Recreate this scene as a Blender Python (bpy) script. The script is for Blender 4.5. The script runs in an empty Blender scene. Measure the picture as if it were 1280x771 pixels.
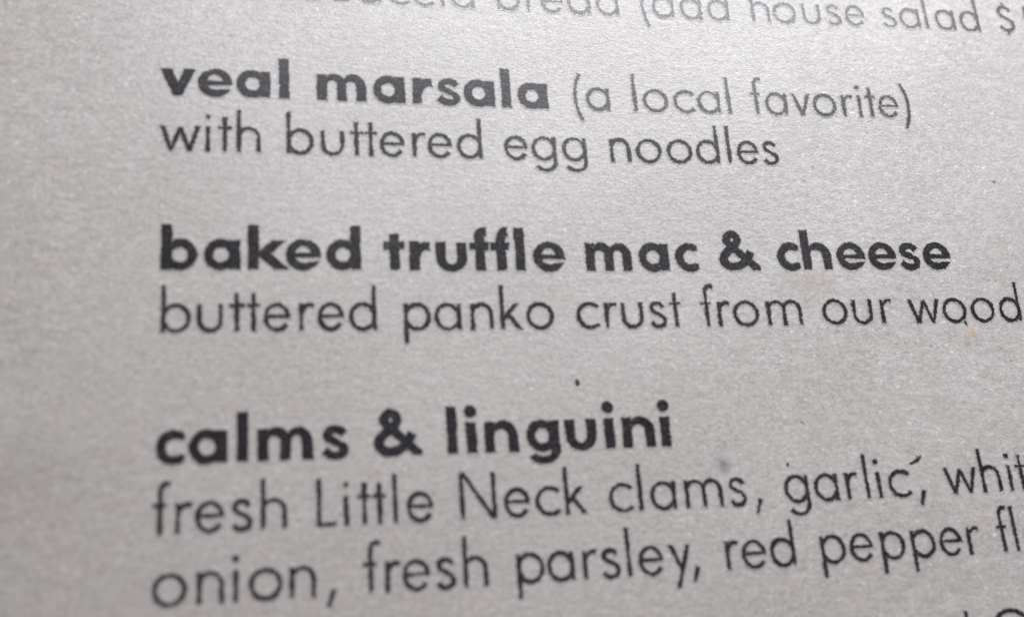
import bpy, math, random
import numpy as np
from mathutils import Matrix, Vector

S = bpy.context.scene
K = 0.002                      # one page unit = the x-height of the small type = 2 mm

# ------------------------------------------------------------------ camera
cam_data = bpy.data.cameras.new("camera")
cam = bpy.data.objects.new("camera", cam_data)
S.collection.objects.link(cam)
ROT = Matrix(((0.9732572429793829, 0.004124645161607196, -0.22968092278302413),
              (-0.07043653954261819, 0.9570362201300792, -0.2812834286914034),
              (0.21865276784306173, 0.28993906370377454, 0.9317329587672354)))
cam.matrix_world = Matrix.Translation(Vector((3.45473895, -19.40207809, 37.76782249)) * K) @ ROT.to_4x4()
cam_data.sensor_width = 36
cam_data.lens = 38
cam_data.clip_start = 0.002
cam_data.clip_end = 20
cam_data.dof.use_dof = True
cam_data.dof.focus_distance = 45.5 * K
cam_data.dof.aperture_fstop = 19
S.camera = cam

# ------------------------------------------------------------------ world, lamps, exposure
W = bpy.data.worlds.new("World")
S.world = W
W.use_nodes = True
bg = W.node_tree.nodes["Background"]
bg.inputs[0].default_value = (1.0, 0.87, 0.81, 1)
bg.inputs[1].default_value = 0.29

def area(name, loc, aim, size, power, color):
    d = bpy.data.lights.new(name, 'AREA')
    d.shape = 'RECTANGLE'
    d.size, d.size_y = size
    d.energy = power
    d.color = color
    o = bpy.data.objects.new(name, d)
    S.collection.objects.link(o)
    o.location = loc
    o.rotation_euler = (Vector(aim) - Vector(loc)).to_track_quat('-Z', 'Y').to_euler()
    return o

# the daylit window beyond the top of the menu: its sheen lies on the upper lines
area("window_light", (0.072, 0.118, 0.102), (0.047, 0.0, 0), (0.14, 0.04), 0.475, (0.92, 0.945, 1.0))
S.view_settings.view_transform = 'Standard'
S.view_settings.look = 'None'
S.view_settings.exposure = 0.0
S.view_settings.gamma = 1.0
S.view_settings.use_curve_mapping = False

# ------------------------------------------------------------------ helpers
def tag(o, label=None, cat=None, group=None, kind=None):
    for k, val in (("label", label), ("category", cat), ("group", group), ("kind", kind)):
        if val:
            o[k] = val
    return o

def link(o, parent=None):
    S.collection.objects.link(o)
    if parent is not None:
        o.parent = parent
    return o

def empty(name, loc=(0, 0, 0), parent=None):
    o = bpy.data.objects.new(name, None)
    o.location = loc
    o.empty_display_size = 0.005
    return link(o, parent)

def mesh_obj(name, verts, faces, mat, parent=None, smooth=True, attrs=None):
    me = bpy.data.meshes.new(name)
    me.from_pydata([tuple(map(float, p)) for p in verts], [], faces)
    if attrs:
        for an, vals in attrs.items():
            a = me.attributes.new(an, 'FLOAT', 'POINT')
            a.data.foreach_set('value', np.asarray(vals, dtype=np.float32))
    me.materials.append(mat)
    if smooth:
        me.polygons.foreach_set('use_smooth', [True] * len(me.polygons))
    me.update()
    return link(bpy.data.objects.new(name, me), parent)

# ------------------------------------------------------------------ the gently curled surface of the sheet (page units)
POLY = (0.14772701588371526, 0.018173347135237963, -0.00024194329370247797, 0.12087436499312644, -0.029444412407290368,
        0.08253163726553513, -0.1021847873538122, -0.06516018351878469, -0.016211824146845095)

def smooth01(t):
    t = np.clip(t, 0, 1)
    return t * t * (3 - 2 * t)

def sheet_z(u, v):
    u = np.asarray(u, float); v = np.asarray(v, float)
    uc = np.clip(u, -9, 44); vc = np.clip(v, -26, 12)
    x = (uc - 12) / 12; y = (vc + 8) / 12
    t = (x * x, x * y, y * y, x ** 3, x * x * y, x * y * y, y ** 3, x ** 4, y ** 4)
    z = sum(a * b for a, b in zip(POLY, t))
    d = np.hypot(u - uc, v - vc)
    z = z * (1 - smooth01(d / 30))
    # a faint ripple in the left margin
    # slow undulations of a handled sheet
    z = z + .016 * np.sin(.62 * u + .35 * v + .8) + .020 * np.sin(-.28 * u + .74 * v + 2.1) + .012 * np.sin(.95 * u - .5 * v + 4.0)
    z = z + 0.10 * np.exp(-((v + 0.15 * (u + 6) + 12.2) / 1.6) ** 2) * smooth01((1.5 - u) / 7) * smooth01((u + 22) / 10)
    return z

def on_sheet(u, v, lift=0.0):
    return np.stack([np.asarray(u, float) * K, np.asarray(v, float) * K, (sheet_z(u, v) + lift) * K], -1)

# ------------------------------------------------------------------ materials
class NT:
    def __init__(self, name):
        self.m = bpy.data.materials.new(name)
        self.m.use_nodes = True
        self.t = self.m.node_tree
        self.t.nodes.clear()
    def n(self, kind, **kw):
        nd = self.t.nodes.new(kind)
        for k, val in kw.items():
            if k.startswith('i_'):
                nd.inputs[int(k[2:])].default_value = val
            else:
                setattr(nd, k, val)
        return nd
    def l(self, a, b):
        self.t.links.new(a, b)
    def math(self, op, a, b=None, c=None, clamp=False):
        nd = self.n('ShaderNodeMath', operation=op, use_clamp=clamp)
        for i, x in enumerate((a, b, c)):
            if x is None: continue
            if isinstance(x, (int, float)): nd.inputs[i].default_value = x
            else: self.l(x, nd.inputs[i])
        return nd.outputs[0]
    def mix(self, f, a, b, blend='MIX'):
        nd = self.n('ShaderNodeMix', data_type='RGBA', blend_type=blend)
        for s, x in ((nd.inputs[0], f), (nd.inputs[6], a), (nd.inputs[7], b)):
            if isinstance(x, (int, float)): s.default_value = x
            elif isinstance(x, tuple): s.default_value = (*x, 1)
            else: self.l(x, s)
        return nd.outputs[2]
    def noise(self, vec, scale, detail=2, rough=0.55):
        nd = self.n('ShaderNodeTexNoise')
        self.l(vec, nd.inputs['Vector'])
        nd.inputs['Scale'].default_value = scale
        nd.inputs['Detail'].default_value = detail
        nd.inputs['Roughness'].default_value = rough
        return nd.outputs[0]
    def ramp(self, x, lo, hi, a=0., b=1.):
        nd = self.n('ShaderNodeMapRange', interpolation_type='SMOOTHSTEP')
        self.l(x, nd.inputs[0])
        for i, q in zip((1, 2, 3, 4), (lo, hi, a, b)): nd.inputs[i].default_value = q
        return nd.outputs[0]
    def scaled(self, vec, s, rot=0.):
        nd = self.n('ShaderNodeMapping')
        self.l(vec, nd.inputs[0])
        nd.inputs['Rotation'].default_value = (0, 0, rot)
        nd.inputs['Scale'].default_value = s
        return nd.outputs[0]

def paper_nodes(T, relief=0.25):
    """fibrous recycled stock in page coordinates; returns (colour, bump normal, roughness, page vector)"""
    tc = T.n('ShaderNodeTexCoord')
    pv = T.scaled(tc.outputs['Object'], (1 / K, 1 / K, 1 / K))       # page units
    warp = T.n('ShaderNodeTexNoise'); T.l(pv, warp.inputs['Vector'])
    warp.inputs['Scale'].default_value = 0.9; warp.inputs['Detail'].default_value = 2
    off = T.n('ShaderNodeVectorMath', operation='MULTIPLY_ADD')
    T.l(warp.outputs['Color'], off.inputs[0]); off.inputs[1].default_value = (.25, .25, 0); T.l(pv, off.inputs[2])
    wv = off.outputs[0]
    fib = T.noise(T.scaled(wv, (4.0, 5.8, 1), 0.06), 1.0, 4, .68)     # fibres running along the lines
    fib2 = T.noise(T.scaled(wv, (9.0, 12.0, 1), -0.5), 1.0, 3, .65)
    grain = T.noise(pv, 15.0, 2, .6)
    fine = T.noise(pv, 32.0, 1, .5)
    mott = T.noise(T.scaled(pv, (.5, .9, 1)), 1.0, 3, .55)
    tint = T.noise(pv, 0.9, 3, .6)
    h = T.math('ADD', T.math('MULTIPLY', fib, .40), T.math('MULTIPLY', fib2, .34))
    h = T.math('ADD', h, T.math('MULTIPLY', grain, .26))
    clump = T.noise(T.scaled(wv, (1.3, 3.4, 1), .08), 1.0, 3, .6)
    h = T.math('ADD', h, T.math('MULTIPLY', T.math('SUBTRACT', clump, .5), .20))
    col = T.mix(T.ramp(h, .34, .66), (.345, .329, .320), (.595, .573, .561))
    col = T.mix(T.ramp(mott, .3, .7, 0, .30), col, (.43, .42, .40))
    col = T.mix(T.ramp(tint, .45, .7, 0, .16), col, (.50, .41, .41))
    col = T.mix(T.ramp(tint, .52, .28, 0, .14), col, (.41, .45, .42))
    # pale mica-like flecks and a few dark fibres
    fleck = T.noise(T.scaled(pv, (5.5, 8.5, 1), .3), 1.0, 1, .5)
    col = T.mix(T.ramp(fleck, .65, .78, 0, .65), col, (.80, .80, .80))
    dark = T.noise(T.scaled(wv, (3.0, 5.0, 1), .8), 1.0, 1, .5)
    col = T.mix(T.ramp(dark, .31, .21, 0, .5), col, (.20, .19, .19))
    bm = T.n('ShaderNodeBump')
    bm.inputs['Strength'].default_value = relief
    bm.inputs['Distance'].default_value = 0.10 * K * 3
    hb = T.math('ADD', h, T.math('MULTIPLY', fine, .12))
    T.l(hb, bm.inputs['Height'])
    return col, bm.outputs[0], pv, (h, grain, fine, fleck, wv)

def paper_material():
    T = NT('paper_stock')
    col, nrm, pv, _ = paper_nodes(T)
    p = T.n('ShaderNodeBsdfPrincipled')
    T.l(col, p.inputs['Base Color']); T.l(nrm, p.inputs['Normal'])
    p.inputs['Roughness'].default_value = .42
    p.inputs['Specular IOR Level'].default_value = .5
    o = T.n('ShaderNodeOutputMaterial'); T.l(p.outputs[0], o.inputs[0])
    return T.m

def ink_material(name, col, feather, speck, gloss=.42, hold=1.0, ragged=.15):
    """ink lying on the stock: where it is thin or missing the paper's own surface shows"""
    T = NT(name)
    pc, nrm, pv, (h, grain, fine, fleck, wv) = paper_nodes(T, 0.09)
    at = T.n('ShaderNodeAttribute', attribute_name='ink_edge')        # distance to the outline, negative inside
    rough = T.math('MULTIPLY', T.math('SUBTRACT', T.noise(pv, 13.0, 4, .7), .5), ragged)
    d = T.math('ADD', at.outputs['Fac'], rough)
    cov = T.ramp(d, feather, -feather)
    gaps = T.ramp(T.math('ADD', T.math('MULTIPLY', grain, .55), T.math('MULTIPLY', fine, .45)), .53, .66, 0, speck)
    cov = T.math('MULTIPLY', cov, T.math('SUBTRACT', 1.0, gaps))
    cov = T.math('MULTIPLY', cov, hold)
    c = T.mix(cov, pc, col)
    p = T.n('ShaderNodeBsdfPrincipled')
    T.l(c, p.inputs['Base Color']); T.l(nrm, p.inputs['Normal'])
    p.inputs['Roughness'].default_value = .36
    p.inputs['Specular IOR Level'].default_value = gloss
    o = T.n('ShaderNodeOutputMaterial'); T.l(p.outputs[0], o.inputs[0])
    return T.m

def plain_material(name, col, rough=.6, var=.25, scale=6):
    T = NT(name)
    tc = T.n('ShaderNodeTexCoord')
    nz = T.noise(T.scaled(tc.outputs['Object'], (1 / K,) * 3), scale, 3)
    c = T.mix(nz, tuple(x * (1 - var) for x in col), tuple(min(1, x * (1 + var)) for x in col))
    p = T.n('ShaderNodeBsdfPrincipled'); T.l(c, p.inputs['Base Color'])
    p.inputs['Roughness'].default_value = rough
    o = T.n('ShaderNodeOutputMaterial'); T.l(p.outputs[0], o.inputs[0])
    return T.m

def wood_material():
    T = NT('table_wood')
    tc = T.n('ShaderNodeTexCoord')
    g = T.noise(T.scaled(tc.outputs['Object'], (6, 90, 6)), 1.0, 5, .6)
    c = T.mix(g, (.10, .055, .03), (.22, .13, .075))
    p = T.n('ShaderNodeBsdfPrincipled'); T.l(c, p.inputs['Base Color'])
    p.inputs['Roughness'].default_value = .4
    o = T.n('ShaderNodeOutputMaterial'); T.l(p.outputs[0], o.inputs[0])
    return T.m

PAPER = paper_material()
INK_BOLD = ink_material('heavy_print', (.005, .0045, .0095), .022, .26, ragged=.20)
INK_LIGHT = ink_material('light_print', (.006, .0055, .0105), .022, .28, ragged=.24)
INK_THIN_SHEEN = ink_material('thin_print', (.008, .0075, .012), .024, .50, hold=.92, ragged=.27)  # bracket note: thin coverage, plus window sheen put into the paler ink
INK_PALE_SHEEN = ink_material('worn_print', (.010, .0095, .013), .024, .75, hold=.86, ragged=.30)  # top line: patchy coverage, with the sheen there also painted in as paleness

# ------------------------------------------------------------------ table and sheet
def grid_axis(lo, a, b, hi, fine, coarse):
    left = np.linspace(lo, a, max(2, int((a - lo) / coarse)))[:-1]
    mid = np.linspace(a, b, int((b - a) / fine) + 1)
    right = np.linspace(b, hi, max(2, int((hi - b) / coarse)))[1:]
    return np.concatenate([left, mid, right])

PU0, PU1, PV0, PV1 = -15.0, 93.0, -78.0, 62.0      # the sheet, 216 x 280 mm
us = grid_axis(PU0, -10, 46, PU1, .4, 3)
vs = grid_axis(PV0, -27, 14, PV1, .4, 3)
GU, GV = np.meshgrid(us, vs)
ZMIN = float(sheet_z(GU, GV).min())
THICK = 0.13

TZ = (ZMIN - THICK - 0.01) * K
def slab(x0, x1, y0, y1, z0, z1):
    v = [(x, y, z) for z in (z0, z1) for x, y in ((x0, y0), (x1, y0), (x1, y1), (x0, y1))]
    f = [(3, 2, 1, 0), (4, 5, 6, 7), (0, 1, 5, 4), (1, 2, 6, 5), (2, 3, 7, 6), (3, 0, 4, 7)]
    return v, f
sv, sf = slab(-.35, .50, -.45, .40, TZ - .03, TZ)
tag(mesh_obj('ground', sv, sf, wood_material(), smooth=False), kind='structure')  # unseen wooden table top that the sheet rests on

menu = empty('menu_sheet')
tag(menu, 'grey fibrous paper menu sheet printed with black dish names, filling the view', 'menu')

nu, nv = len(us), len(vs)
top = on_sheet(GU.ravel(), GV.ravel())
bot = on_sheet(GU.ravel(), GV.ravel(), -THICK)
verts = np.concatenate([top, bot])
N = nu * nv
faces = []
for j in range(nv - 1):
    for i in range(nu - 1):
        a = j * nu + i
        faces.append((a, a + 1, a + nu + 1, a + nu))
        faces.append((N + a + nu, N + a + nu + 1, N + a + 1, N + a))
for i in range(nu - 1):
    a = i; faces.append((a + 1, a, N + a, N + a + 1))
    a = (nv - 1) * nu + i; faces.append((a, a + 1, N + a + 1, N + a))
for j in range(nv - 1):
    a = j * nu; faces.append((a, a + nu, N + a + nu, N + a))
    a = j * nu + nu - 1; faces.append((a + nu, a, N + a, N + a + nu))
mesh_obj('paper', verts, faces, PAPER, menu)

# ------------------------------------------------------------------ lettering: every glyph is a signed distance built from strokes
def box(x, y, x0, x1, y0, y1):
    dx = np.abs(x - (x0 + x1) / 2) - (x1 - x0) / 2
    dy = np.abs(y - (y0 + y1) / 2) - (y1 - y0) / 2
    return np.hypot(np.maximum(dx, 0), np.maximum(dy, 0)) + np.minimum(np.maximum(dx, dy), 0)
def ell(x, y, cx, cy, rx, ry):
    px, py = (x - cx) / rx, (y - cy) / ry
    k = np.hypot(px, py)
    g = np.hypot(px / rx, py / ry) + 1e-9
    return np.where(k < 1e-4, -min(rx, ry), k * (k - 1) / g)
def seg(x, y, ax, ay, bx, by, h, cap=False):
    dx, dy = bx - ax, by - ay
    L = math.hypot(dx, dy)
    if cap:
        t = np.clip(((x - ax) * dx + (y - ay) * dy) / L ** 2, 0, 1)
        return np.hypot(x - ax - t * dx, y - ay - t * dy) - h
    s = ((x - ax) * dx + (y - ay) * dy) / L - L / 2
    n = (-(x - ax) * dy + (y - ay) * dx) / L
    a, b = np.abs(s) - L / 2, np.abs(n) - h
    return np.hypot(np.maximum(a, 0), np.maximum(b, 0)) + np.minimum(np.maximum(a, b), 0)
def poly(x, y, P):
    n = len(P); d = np.full(x.shape, 1e9); s = np.ones(x.shape)
    for i in range(n):
        (ax, ay), (bx, by) = P[i], P[i - 1]
        ex, ey = bx - ax, by - ay
        wx, wy = x - ax, y - ay
        t = np.clip((wx * ex + wy * ey) / (ex * ex + ey * ey + 1e-12), 0, 1)
        d = np.minimum(d, (wx - ex * t) ** 2 + (wy - ey * t) ** 2)
        c1, c2, c3 = y >= ay, y < by, ex * wy > ey * wx
        s = np.where((c1 & c2 & c3) | (~c1 & ~c2 & ~c3), -s, s)
    return s * np.sqrt(d)
def curve(pts, n=10):
    P = [np.array(p, float) for p in pts]
    P = [2 * P[0] - P[1]] + P + [2 * P[-1] - P[-2]]
    out = []
    for i in range(1, len(P) - 2):
        for t in np.linspace(0, 1, n, endpoint=False):
            a, b, c, d = P[i - 1:i + 3]
            out.append(.5 * ((2 * b) + (c - a) * t + (2 * a - 5 * b + 4 * c - d) * t * t + (3 * b - 3 * c + d - a) * t ** 3))
    out.append(P[-2])
    return out
def stroke(x, y, pts, h, n=10):
    """a constant-width stroke with square ends along a smooth curve"""
    C = curve(pts, n)
    d = np.full(x.shape, 1e9)
    for a, b in zip(C[:-1], C[1:]):
        t = np.clip(((x - a[0]) * (b[0] - a[0]) + (y - a[1]) * (b[1] - a[1])) / (np.sum((b - a) ** 2) + 1e-12), 0, 1)
        d = np.minimum(d, np.hypot(x - a[0] - t * (b[0] - a[0]), y - a[1] - t * (b[1] - a[1])))
    d = d - h
    for e, f in ((C[0], C[1]), (C[-1], C[-2])):
        w = (e - f) / (np.linalg.norm(e - f) + 1e-9)
        near = np.hypot(x - e[0], y - e[1]) < h * 1.8
        cut = (x - e[0]) * w[0] + (y - e[1]) * w[1]
        d = np.where(near, np.maximum(d, cut), d)
    return d
def arc(x, y, cx, cy, rx, ry, a0, a1, h):
    n = max(6, int(abs(a1 - a0) / 14))
    pts = [(cx + rx * math.cos(math.radians(a)), cy + ry * math.sin(math.radians(a))) for a in np.linspace(a0, a1, n)]
    return stroke(x, y, pts, h, 4)
U_ = lambda *a: np.minimum.reduce(a)
cut = lambda a, b: np.maximum(a, -b)
both = np.maximum

H = .079                       # half stroke of the light type
def ring(x, y, cx, cy, rx, ry, h):
    return cut(ell(x, y, cx, cy, rx + h, ry + h), ell(x, y, cx, cy, rx - h, ry - h))
def stem(x, y, cx, y0, y1, h=H):
    return box(x, y, cx - h, cx + h, y0, y1)
def arch(x, y, cx, cy, rx, ry, h):
    """an arched stroke standing on two straight legs that end at y = 0"""
    yy = np.maximum(y, cy)
    return both(cut(ell(x, yy, cx, cy, rx + h, ry + h), ell(x, yy, cx, cy, rx - h, ry - h)), -y)
def light(ch, x, y, nxt=''):
    A, D = 1.70, .50
    if ch == 'o': return ring(x, y, 0, .5, .465, .465, H)
    if ch in 'adg':
        b = both(ring(x, y, -.005, .5, .425, .465, H), x - .485)
        if ch == 'a': return U_(b, stem(x, y, .415, 0, 1.0))
        if ch == 'd': return U_(b, stem(x, y, .415, 0, A))
        return U_(b, stem(x, y, .425, -.08, 1.0), arc(x, y, .03, -.07, .395, .365, 8, -152, H))
    if ch in 'bp':
        b = both(ring(x, y, .42, .5, .425, .465, H), -.07 - x)
        return U_(b, stem(x, y, 0, 0, A) if ch == 'b' else stem(x, y, 0, -.51, 1.0))
    if ch == 'e':
        r = ring(x, y, 0, .5, .395, .465, H)
        r = cut(r, both(both(y - .47, .0 - x), -(x * .72 + (y - .5)) + .0))
        return U_(r, box(x, y, -.40, .445, .468, .592))
    if ch == 'c':
        r = ring(x, y, .085, .5, .465, .465, H)
        return cut(r, both(np.abs(y - .5) - .93 * (x - .085), .085 - x))
    if ch == 'C':
        r = ring(x, y, .1, .81, .78, .78, H)
        return cut(r, both(np.abs(y - .81) - .85 * (x - .1), .1 - x))
    if ch in 'nh':
        o = 0. if ch == 'h' else -.355
        t = A if ch == 'h' else 1.0
        return U_(stem(x, y, o, 0, t), both(arch(x, y, o + .35, .60, .36, .365, H), o - .05 - x))
    if ch == 'm':
        return U_(stem(x, y, -.655, 0, 1.), both(arch(x, y, -.3275, .635, .3275, .33, H), -.70 - x),
                  both(arch(x, y, .3275, .635, .3275, .33, H), -.05 - x))
    if ch == 'u':
        return arch(x, 1.0 - y, 0, .605, .36, .36, H)
    if ch == 'r':
        return U_(stem(x, y, 0, 0, 1.), stroke(x, y, [(.0, .60), (.06, .78), (.19, .915), (.33, .955), (.44, .915)], H))
    if ch == 's':
        return stroke(x, y, [(.235, .80), (.155, .92), (.0, .965), (-.155, .92), (-.23, .775), (-.16, .63), (.03, .525), (.21, .41),
                             (.27, .26), (.205, .10), (.03, .033), (-.15, .06), (-.27, .20)], H * 1.02)
    if ch == 't':
        r = .37 if nxt == 't' else .235
        return U_(stem(x, y, 0, 0, 1.40), box(x, y, -.235, r, .885, 1.005))
    if ch == 'f':
        return U_(stem(x, y, 0, 0, 1.42), stroke(x, y, [(0, 1.0), (0, 1.34), (.025, 1.50), (.10, 1.62), (.21, 1.665), (.32, 1.64)], H),
                  box(x, y, -.23, .20, .885, 1.005))
    if ch == 'l': return stem(x, y, 0, 0, A)
    if ch == 'i': return U_(stem(x, y, 0, 0, 1.), ell(x, y, 0, 1.385, .105, .105))
    if ch == 'k':
        d = U_(seg(x, y, .03, .40, .62, 1.06, H), seg(x, y, .16, .66, .70, -.06, H * 1.05))
        return U_(stem(x, y, 0, 0, A), both(d, both(y - 1., -y)))
    if ch == 'v':
        d = U_(seg(x, y, -.375, 1.08, .0, .02, H), seg(x, y, .375, 1.08, .0, .02, H))
        return both(d, both(y - 1., -.03 - y))
    if ch == 'w':
        d = U_(seg(x, y, -.65, 1.08, -.325, .0, H), seg(x, y, -.325, .0, 0, .95, H), seg(x, y, 0, .95, .325, 0, H), seg(x, y, .325, 0, .65, 1.08, H))
        return both(d, both(y - 1., -.03 - y))
    if ch == 'y':
        d = U_(seg(x, y, -.36, 1.08, .035, .08, H), seg(x, y, .36, 1.08, -.19, -.58, H))
        return both(d, both(y - 1., -.51 - y))
    if ch == 'L': return U_(stem(x, y, 0, 0, 1.62), box(x, y, -H, .57, 0, .135))
    if ch == 'N':
        d = both(seg(x, y, -.60, 1.72, .60, -.10, H), both(y - 1.64, -.03 - y))
        return U_(stem(x, y, -.575, 0, 1.62), stem(x, y, .575, 0, 1.62), both(d, np.abs(x) - .645))
    if ch == ',': return seg(x, y, .095, .20, -.095, -.34, H)
    if ch in '()':
        s = 1 if ch == '(' else -1
        pts = [(s * (-.16 + .25 * t * t), .56 + 1.06 * t) for t in np.linspace(-1, 1, 9)]
        return stroke(x, y, pts, H * .92, 5)
    if ch == '$':
        s = stroke(x, y, [(.30, 1.16), (.20, 1.31), (.0, 1.37), (-.20, 1.31), (-.30, 1.11), (-.21, .92), (.03, .79), (.26, .64),
                          (.34, .42), (.26, .22), (.03, .135), (-.19, .18), (-.34, .36)], H)
        return U_(s, stem(x, y, 0, 1.35, 1.60), stem(x, y, 0, -.08, .15))
    if ch == '5':
        return U_(box(x, y, -.30, .33, 1.38, 1.51), seg(x, y, -.27, 1.46, -.36, .82, H),
                  stroke(x, y, [(-.36, .85), (-.10, .95), (.20, .90), (.40, .68), (.40, .38), (.20, .12), (-.10, .03), (-.40, .12)], H))
    raise KeyError(ch)

HB = .183
def bold(ch, x, y, nxt=''):
    A, X = 1.71, 1.11
    if ch in 'adg':
        b = both(cut(ell(x, y, -.05, .555, .573, .595), ell(x, y, -.035, .555, .272, .285)), x - .60)
        b = both(b, x - .55)
        st = lambda y0, y1: box(x, y, .255, .622, y0, y1)
        if ch == 'a': return U_(b, st(0, X))
        if ch == 'd': return U_(b, st(0, A))
        hk = arc(x, y, .0, -.03, .44, .305, 10, -162, .137)
        return U_(b, st(-.05, X), hk)
    if ch == 'b':
        b = both(cut(ell(x, y, .05, .555, .573, .595), ell(x, y, .035, .555, .272, .285)), -.55 - x)
        return U_(b, box(x, y, -.622, -.255, 0, A))
    if ch == 'c':
        r = cut(ell(x, y, .11, .555, .575, .595), ell(x, y, .15, .555, .29, .30))
        r = both(r, x - .465)
        return cut(r, both(np.abs(y - .555) - .20 - .22 * (x - .1), .15 - x))
    if ch == 'e':
        r = cut(ell(x, y, 0, .555, .622, .595), both(ell(x, y, -.01, .56, .285, .34), -(y - .64)))
        low = both(ell(x, y, .02, .50, .32, .25), y - .45)
        r = cut(r, low)
        r = cut(r, poly(x, y, [(.0, .45), (.8, .45), (.8, .33), (.30, .29), (0.0, .29)]))
        return r
    if ch in 'nh':
        t = A if ch == 'h' else X
        yy = np.maximum(y, .58)
        ar = both(ell(x, yy, .09, .58, .533, .57), both(-.4 - x, -y))
        ar = cut(ar, ell(x, np.maximum(y, .60), -.005, .60, .262, .25))
        return U_(box(x, y, -.622, -.262, 0, t), ar)
    if ch == 'm':
        out = [box(x, y, -.935, -.58, 0, X)]
        for c in (-.37, .375):
            a = both(ell(x, np.maximum(y, .60), c + .085, .60, .468, .55), both(c - .38 - x, -y))
            a = cut(a, ell(x, np.maximum(y, .64), c - .004, .64, .197, .20))
            out.append(a)
        return U_(*out)
    if ch == 'u':
        yy = np.minimum(y, .50)
        return both(cut(ell(x, yy, 0, .50, .59, .545), ell(x, yy, 0, .50, .225, .27)), y - X)
    if ch == 'r':
        a = stroke(x, y, [(.05, .55), (.14, .76), (.30, .90), (.48, .945), (.66, .92)], .165)
        return U_(box(x, y, -HB, HB, 0, X), both(a, x - .585))
    if ch == 's':
        return stroke(x, y, [(.33, .83), (.21, .965), (.01, 1.01), (-.18, .955), (-.265, .81), (-.18, .665), (.02, .575), (.23, .46),
                             (.33, .30), (.25, .14), (.04, .09), (-.17, .13), (-.36, .29)], .138)
    if ch == 'v':
        return poly(x, y, [(-.635, X), (-.225, X), (.005, .50), (.215, X), (.625, X), (.155, -.01), (-.155, -.01)])
    if ch == 'k':
        arm = poly(x, y, [(.10, .58), (.66, X), (1.15, X), (.50, .50), (.30, .38)])
        leg = poly(x, y, [(.16, .64), (.52, .70), (1.24, 0), (.73, 0), (.10, .56)])
        return U_(box(x, y, -.19, .19, 0, A), arm, leg)
    if ch == 'l': return box(x, y, -HB, HB, 0, A)
    if ch == 'i': return U_(box(x, y, -HB, HB, 0, X), ell(x, y, 0, 1.515, .225, .225))
    if ch == 't': return U_(box(x, y, -HB, HB, 0, 1.43), box(x, y, -.39, .38, .81, X))
    if ch == 'f':
        a = stroke(x, y, [(0, 1.10), (.005, 1.33), (.06, 1.47), (.17, 1.54), (.42, 1.55)], .178)
        return U_(box(x, y, -HB, HB, 0, 1.25), both(a, x - .275), box(x, y, -.40, .32, .81, X))
    if ch == '&':
        s = stroke(x, y, [(.95, -.20), (.56, .20), (.18, .57), (-.18, .92), (-.42, 1.17), (-.45, 1.36), (-.27, 1.525), (-.06, 1.42), (-.03, 1.22),
                          (-.20, 1.00), (-.48, .79), (-.67, .52), (-.61, .27), (-.32, .15), (.02, .22), (.30, .44), (.51, .78)], .166, 8)
        return both(s, both(-y, x - .83))
    raise KeyError(ch)

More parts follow.
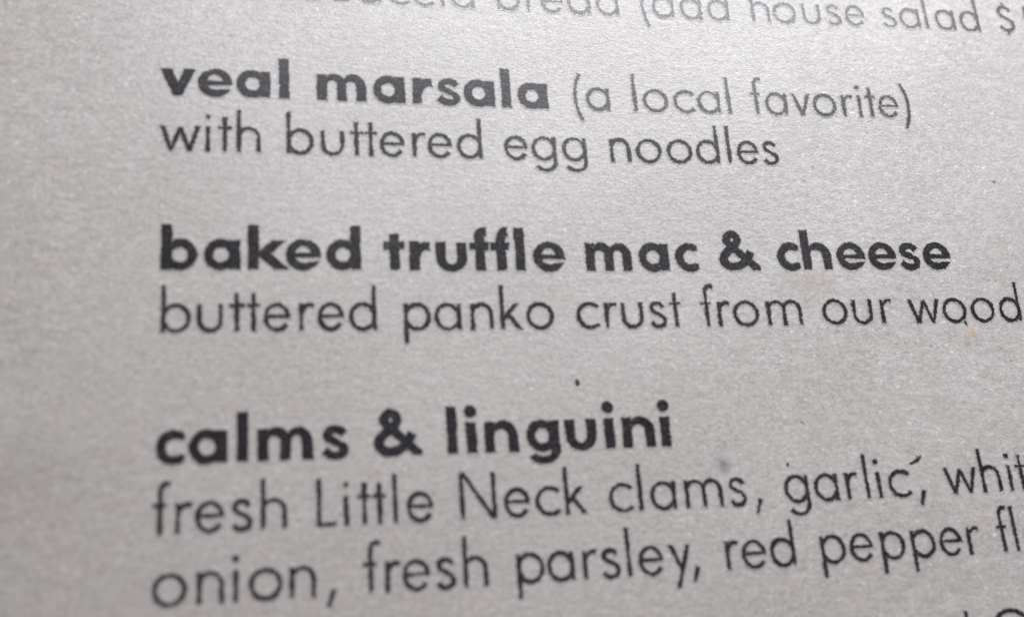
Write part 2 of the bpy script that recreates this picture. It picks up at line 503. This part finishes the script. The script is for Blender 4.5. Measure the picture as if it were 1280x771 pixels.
# (line, word as far as it is printed here, weight, positions along the line of each letter's stem or centre)
WORDS = [
    (0, 'focaccia', 'L', [4.84, 5.68, 6.7, 7.89, 9.07, 10.06, 10.85, 11.69]),
    (0, 'bread', 'L', [13.18, 14.42, 15.46, 16.62, 17.86]),
    (0, '(add', 'L', [19.55, 20.32, 21.58, 22.83]),
    (0, 'house', 'L', [24.42, 25.88, 27.14, 28.19, 29.21]),
    (0, 'salad', 'L', [30.87, 31.89, 32.7, 33.65, 34.9]),
    (0, '$5', 'L', [36.83, 38.26]),
    (1, 'veal', 'B', [0.62, 1.96, 3.36, 4.5]),
    (1, 'marsala', 'B', [6.67, 8.5, 9.6, 10.83, 12.08, 13.18, 14.28]),
    (1, '(a', 'L', [16.21, 17.01]),
    (1, 'local', 'L', [18.57, 19.46, 20.69, 21.79, 22.67]),
    (1, 'favorite)', 'L', [23.91, 24.8, 25.95, 27.01, 27.89, 28.64, 29.16, 29.97, 30.76]),
    (2, 'with', 'L', [0.74, 1.72, 2.32, 2.83]),
    (2, 'buttered', 'L', [4.64, 6.27, 7.17, 7.72, 8.53, 9.38, 10.37, 11.55]),
    (2, 'egg', 'L', [13.4, 14.54, 15.79]),
    (2, 'noodles', 'L', [17.7, 18.91, 20.22, 21.44, 22.36, 23.18, 24.18]),
    (3, 'baked', 'B', [0.77, 2.25, 3.34, 5.11, 6.56]),
    (3, 'truffle', 'B', [8.43, 9.18, 10.58, 11.68, 12.5, 13.23, 14.36]),
    (3, 'mac', 'B', [16.77, 18.63, 19.98]),
    (3, '&', 'B', [22.21]),
    (3, 'cheese', 'B', [24.3, 25.53, 27.03, 28.44, 29.66, 30.93]),
    (4, 'buttered', 'L', [0.28, 1.85, 2.76, 3.34, 4.14, 5.0, 6.04, 7.19]),
    (4, 'panko', 'L', [8.76, 10.32, 11.6, 12.38, 13.83]),
    (4, 'crust', 'L', [15.71, 16.45, 17.49, 18.51, 19.25]),
    (4, 'from', 'L', [20.54, 21.05, 22.16, 23.77]),
    (4, 'our', 'L', [25.92, 27.13, 28.02]),
    (4, 'wood', 'L', [29.92, 31.27, 32.57, 33.85]),
    (5, 'calms', 'B', [0.59, 1.82, 2.96, 4.39, 6.07]),
    (5, '&', 'B', [8.28]),
    (5, 'linguini', 'B', [10.21, 10.92, 12.02, 13.57, 15.01, 16.1, 17.23, 18.28]),
    (6, 'fresh', 'L', [0.31, 0.88, 1.9, 2.93, 3.63]),
    (6, 'Little', 'L', [5.49, 6.41, 7.03, 7.55, 8.09, 8.95]),
    (6, 'Neck', 'L', [11.02, 12.42, 13.56, 14.27]),
    (6, 'clams,', 'L', [16.3, 17.05, 17.93, 19.51, 20.82, 21.6]),
    (6, 'garlic,', 'L', [23.2, 24.42, 25.3, 26.1, 26.59, 27.43, 28.29]),
    (6, 'white', 'L', [30.04, 31.0, 32.2, 32.74, 33.55]),
    (7, 'onion,', 'L', [0.66, 1.94, 2.74, 3.7, 4.91, 5.84]),
    (7, 'fresh', 'L', [7.17, 7.73, 8.71, 9.73, 10.43]),
    (7, 'parsley,', 'L', [12.32, 13.84, 14.72, 15.67, 16.36, 17.19, 18.3, 18.83]),
    (7, 'red', 'L', [20.1, 21.12, 22.26]),
    (7, 'pepper', 'L', [23.86, 25.43, 26.29, 27.54, 29.1, 29.89]),
    (7, 'flakes', 'L', [31.36, 31.9, 32.78, 33.62, 34.92, 35.9]),
    (8, 'l', 'L', [29.15]),
    (8, 'C', 'L', [30.84]),
]
LINE_V = [4.825, 0.37, -1.907, -6.5, -8.8, -13.391, -15.702, -17.993, -21.73]

def wobble(x, y, seed):
    """slow irregularity of a printed outline"""
    r = np.random.default_rng(seed)
    o = np.zeros(x.shape)
    for _ in range(7):
        a = r.uniform(0, 2 * math.pi); f = r.uniform(3.5, 11)
        o += np.sin((x * math.cos(a) + y * math.sin(a)) * f + r.uniform(0, 6.28))
    return o * .0042

STEP = .022
def word_mesh(line, letters, weight, xs, feather):
    V, F, E = [], [], []
    n0 = 0
    fn = bold if weight == 'B' else light
    for i, (ch, u0) in enumerate(zip(letters, xs)):
        wide = 1.35
        gx = np.arange(-wide, wide, STEP); gy = np.arange(-.66, 1.9, STEP)
        X, Y = np.meshgrid(gx, gy)
        nxt = letters[i + 1] if i + 1 < len(letters) else ''
        gain = .013 if weight == 'B' else .006                                # ink spread into the stock
        d = fn(ch, X, Y, nxt) + wobble(X + u0, Y + line * 3.1, 11) - gain
        m = d < feather * 2.6
        q = m[:-1, :-1] & m[1:, :-1] & m[:-1, 1:] & m[1:, 1:]
        used = np.zeros_like(m)
        used[:-1, :-1] |= q; used[1:, :-1] |= q; used[:-1, 1:] |= q; used[1:, 1:] |= q
        idx = -np.ones(m.shape, int)
        idx[used] = np.arange(used.sum()) + n0
        lift = .010 + .0012 * (i % 2)                                          # neighbours that touch never share a plane
        V.append(on_sheet(X[used] + u0, Y[used] + LINE_V[line], lift))
        E.append(d[used])
        jj, ii = np.nonzero(q)
        F += list(zip(idx[jj, ii].tolist(), idx[jj, ii + 1].tolist(), idx[jj + 1, ii + 1].tolist(), idx[jj + 1, ii].tolist()))
        n0 += int(used.sum())
    return np.concatenate(V), F, np.concatenate(E)

LINE_NAMES = {
    0: [('description_line', 'pale thin printed line about focaccia bread and a house salad', 'L')],
    1: [('dish_title', 'heavy printed dish name veal marsala', 'B'), ('title_note', 'thin printed note in brackets after veal marsala', 'L')],
    2: [('description_line', 'thin printed line with buttered egg noodles', 'L')],
    3: [('dish_title', 'heavy printed dish name baked truffle mac & cheese', 'B')],
    4: [('description_line', 'thin printed line buttered panko crust from our wood', 'L')],
    5: [('dish_title', 'heavy printed dish name calms & linguini', 'B')],
    6: [('description_line', 'thin printed line fresh Little Neck clams, garlic', 'L')],
    7: [('description_line', 'thin printed line onion, fresh parsley, red pepper', 'L')],
    8: [('description_line', 'tops of a cut-off printed line at the lower right', 'L')],
}
parents = {}
for ln, specs in LINE_NAMES.items():
    for nm, lab, wt in specs:
        e = empty(nm, parent=menu)
        e['label'] = lab
        parents[(ln, wt)] = e
for ln, letters, weight, xs in WORDS:
    mat = INK_BOLD if weight == 'B' else INK_PALE_SHEEN if ln == 0 else INK_THIN_SHEEN if ln == 1 else INK_LIGHT
    v_, f_, e_ = word_mesh(ln, letters, weight, xs, .022)
    mesh_obj('printed_word', v_, f_, mat, parents[(ln, weight)], attrs={'ink_edge': e_})

# ------------------------------------------------------------------ marks soaked into the paper: parts of the sheet
def blot(name, label, u, v, ru, rv, mat, feather, ragged, seed, tilt=0., step=.03):
    R = max(ru, rv) * 1.5
    g = np.arange(-R, R, step)
    X, Y = np.meshgrid(g, g)
    c, s = math.cos(tilt), math.sin(tilt)
    a, b = X * c + Y * s, -X * s + Y * c
    d = (np.hypot(a / ru, b / rv) - 1) * min(ru, rv) + wobble(X * 1.6, Y * 1.6, seed) * 7 * min(ru, rv)
    m = d < 0
    q = m[:-1, :-1] & m[1:, :-1] & m[:-1, 1:] & m[1:, 1:]
    used = np.zeros_like(m)
    used[:-1, :-1] |= q; used[1:, :-1] |= q; used[:-1, 1:] |= q; used[1:, 1:] |= q
    idx = -np.ones(m.shape, int); idx[used] = np.arange(used.sum())
    jj, ii = np.nonzero(q)
    F = list(zip(idx[jj, ii].tolist(), idx[jj, ii + 1].tolist(), idx[jj + 1, ii + 1].tolist(), idx[jj + 1, ii].tolist()))
    o = mesh_obj(name, on_sheet(X[used] + u, Y[used] + v, .003 + .0004 * seed), F, mat, menu, attrs={'ink_edge': d[used] + feather * 1.0 + ragged * .2})
    o['label'] = label
    return o

blot('stain', 'small yellow grease stain under the word wood', 31.82, -9.18, .36, .42,
     ink_material('yellow_stain', (.50, .41, .20), .12, .3, hold=.50, ragged=.25), .12, .25, 3, .3)
blot('stain', 'tiny rusty stain below the yellow one', 31.58, -9.74, .36, .25,
     ink_material('rusty_stain', (.26, .20, .17), .10, .3, hold=.50, ragged=.2), .10, .2, 4, .2)
blot('stain', 'faint brown stain between cheese and our', 25.0, -7.15, 1.6, .9,
     ink_material('brown_stain', (.36, .28, .20), .40, .3, hold=.34, ragged=.5), .40, .5, 5, .1)
blot('stain', 'faint grey stain under the first o of wood', 31.05, -9.08, .42, .30,
     ink_material('grey_stain', (.28, .25, .25), .14, .3, hold=.38, ragged=.2), .14, .2, 15, .1)
blot('ink_smudge', 'bluish ink smudge with a faint tail above clams', 20.44, -14.16, .50, .56,
     ink_material('blue_smudge', (.12, .12, .17), .20, .55, hold=.65, ragged=.5), .20, .5, 6, .3)
blot('ink_smudge', 'faint tail of the bluish smudge', 20.56, -13.42, .16, .52,
     ink_material('faint_smudge', (.20, .20, .26), .09, .4, hold=.45, ragged=.25), .09, .25, 8, .1)
blot('ink_fleck', 'black fleck hooked under the first o of wood', 31.66, -8.80, .085, .22,
     ink_material('fleck_ink', (.02, .02, .02), .02, .1, ragged=.05), .012, .05, 9, .35, step=.012)
blot('ink_fleck', 'faint grey hair mark above garlic', 23.85, -12.66, .05, .18,
     ink_material('hair_mark', (.12, .13, .13), .02, .2, hold=.75, ragged=.04), .012, .04, 10, .75, step=.012)

# ------------------------------------------------------------------ crumbs lying on the sheet: things of their own
def crumb(name, label, cat, outline, u, v, thick, mat):
    """a tiny flake: a low dome over an irregular outline"""
    c = np.mean(outline, axis=0)
    rings = [(1.0, .0), (.92, .55), (.6, .9), (.25, 1.0)]
    V, F = [], []
    n = len(outline)
    base = on_sheet([u], [v])[0]
    z0 = base[2]
    for s, h in rings:
        for k, p in enumerate(outline):
            a = c + (np.array(p) - c) * s
            hh = h * thick * (1 + .25 * math.sin(3.1 * k + 5 * s))
            w = on_sheet([a[0] + u], [a[1] + v], hh)[0]
            V.append((w[0] - base[0], w[1] - base[1], w[2] - z0))
    for r in range(len(rings) - 1):
        for k in range(n):
            F.append((r * n + k, r * n + (k + 1) % n, (r + 1) * n + (k + 1) % n, (r + 1) * n + k))
    F.append(tuple(range((len(rings) - 1) * n, len(rings) * n)))
    F.append(tuple(reversed(range(n))))
    o = mesh_obj(name, V, F, mat)
    o.location = (base[0], base[1], z0 + .001 * K)
    tag(o, label, cat)
    return o

crumb('pepper_flake', 'tiny dark red hooked flake above the comma after garlic', 'flake',
      [(-.30, -.10), (-.20, -.13), (.02, -.05), (.14, -.03), (.25, .10), (.31, .20), (.24, .22), (.17, .16), (.11, .22), (.04, .10), (-.10, .0), (-.22, -.05)],
      28.26, -14.36, .06, plain_material('flake_red', (.05, .016, .014), .5))
crumb('food_crumb', 'tiny oval brown crumb lying above the word linguini', 'crumb',
      [(-.07, -.02), (-.05, -.10), (.02, -.13), (.08, -.08), (.09, .02), (.05, .10), (-.02, .14), (-.08, .08)],
      15.05, -10.88, .07, plain_material('crumb_brown', (.085, .05, .042), .6))
crumb('herb_speck', 'tiny green herb speck on bare paper right of the favorite note', 'speck',
      [(-.13, .04), (-.05, -.02), (-.02, -.08), (.05, -.07), (.07, -.01), (.17, .05), (.06, .05), (.0, .10), (-.04, .05)],
      34.36, -2.55, .02, plain_material('herb_green', (.17, .31, .17), .6))
crumb('pepper_speck', 'tiny black speck just above the g of garlic', 'speck',
      [(-.05, -.03), (-.01, -.07), (.05, -.04), (.06, .02), (.02, .07), (-.04, .05)],
      22.99, -14.27, .05, plain_material('speck_black', (.03, .028, .026), .6))
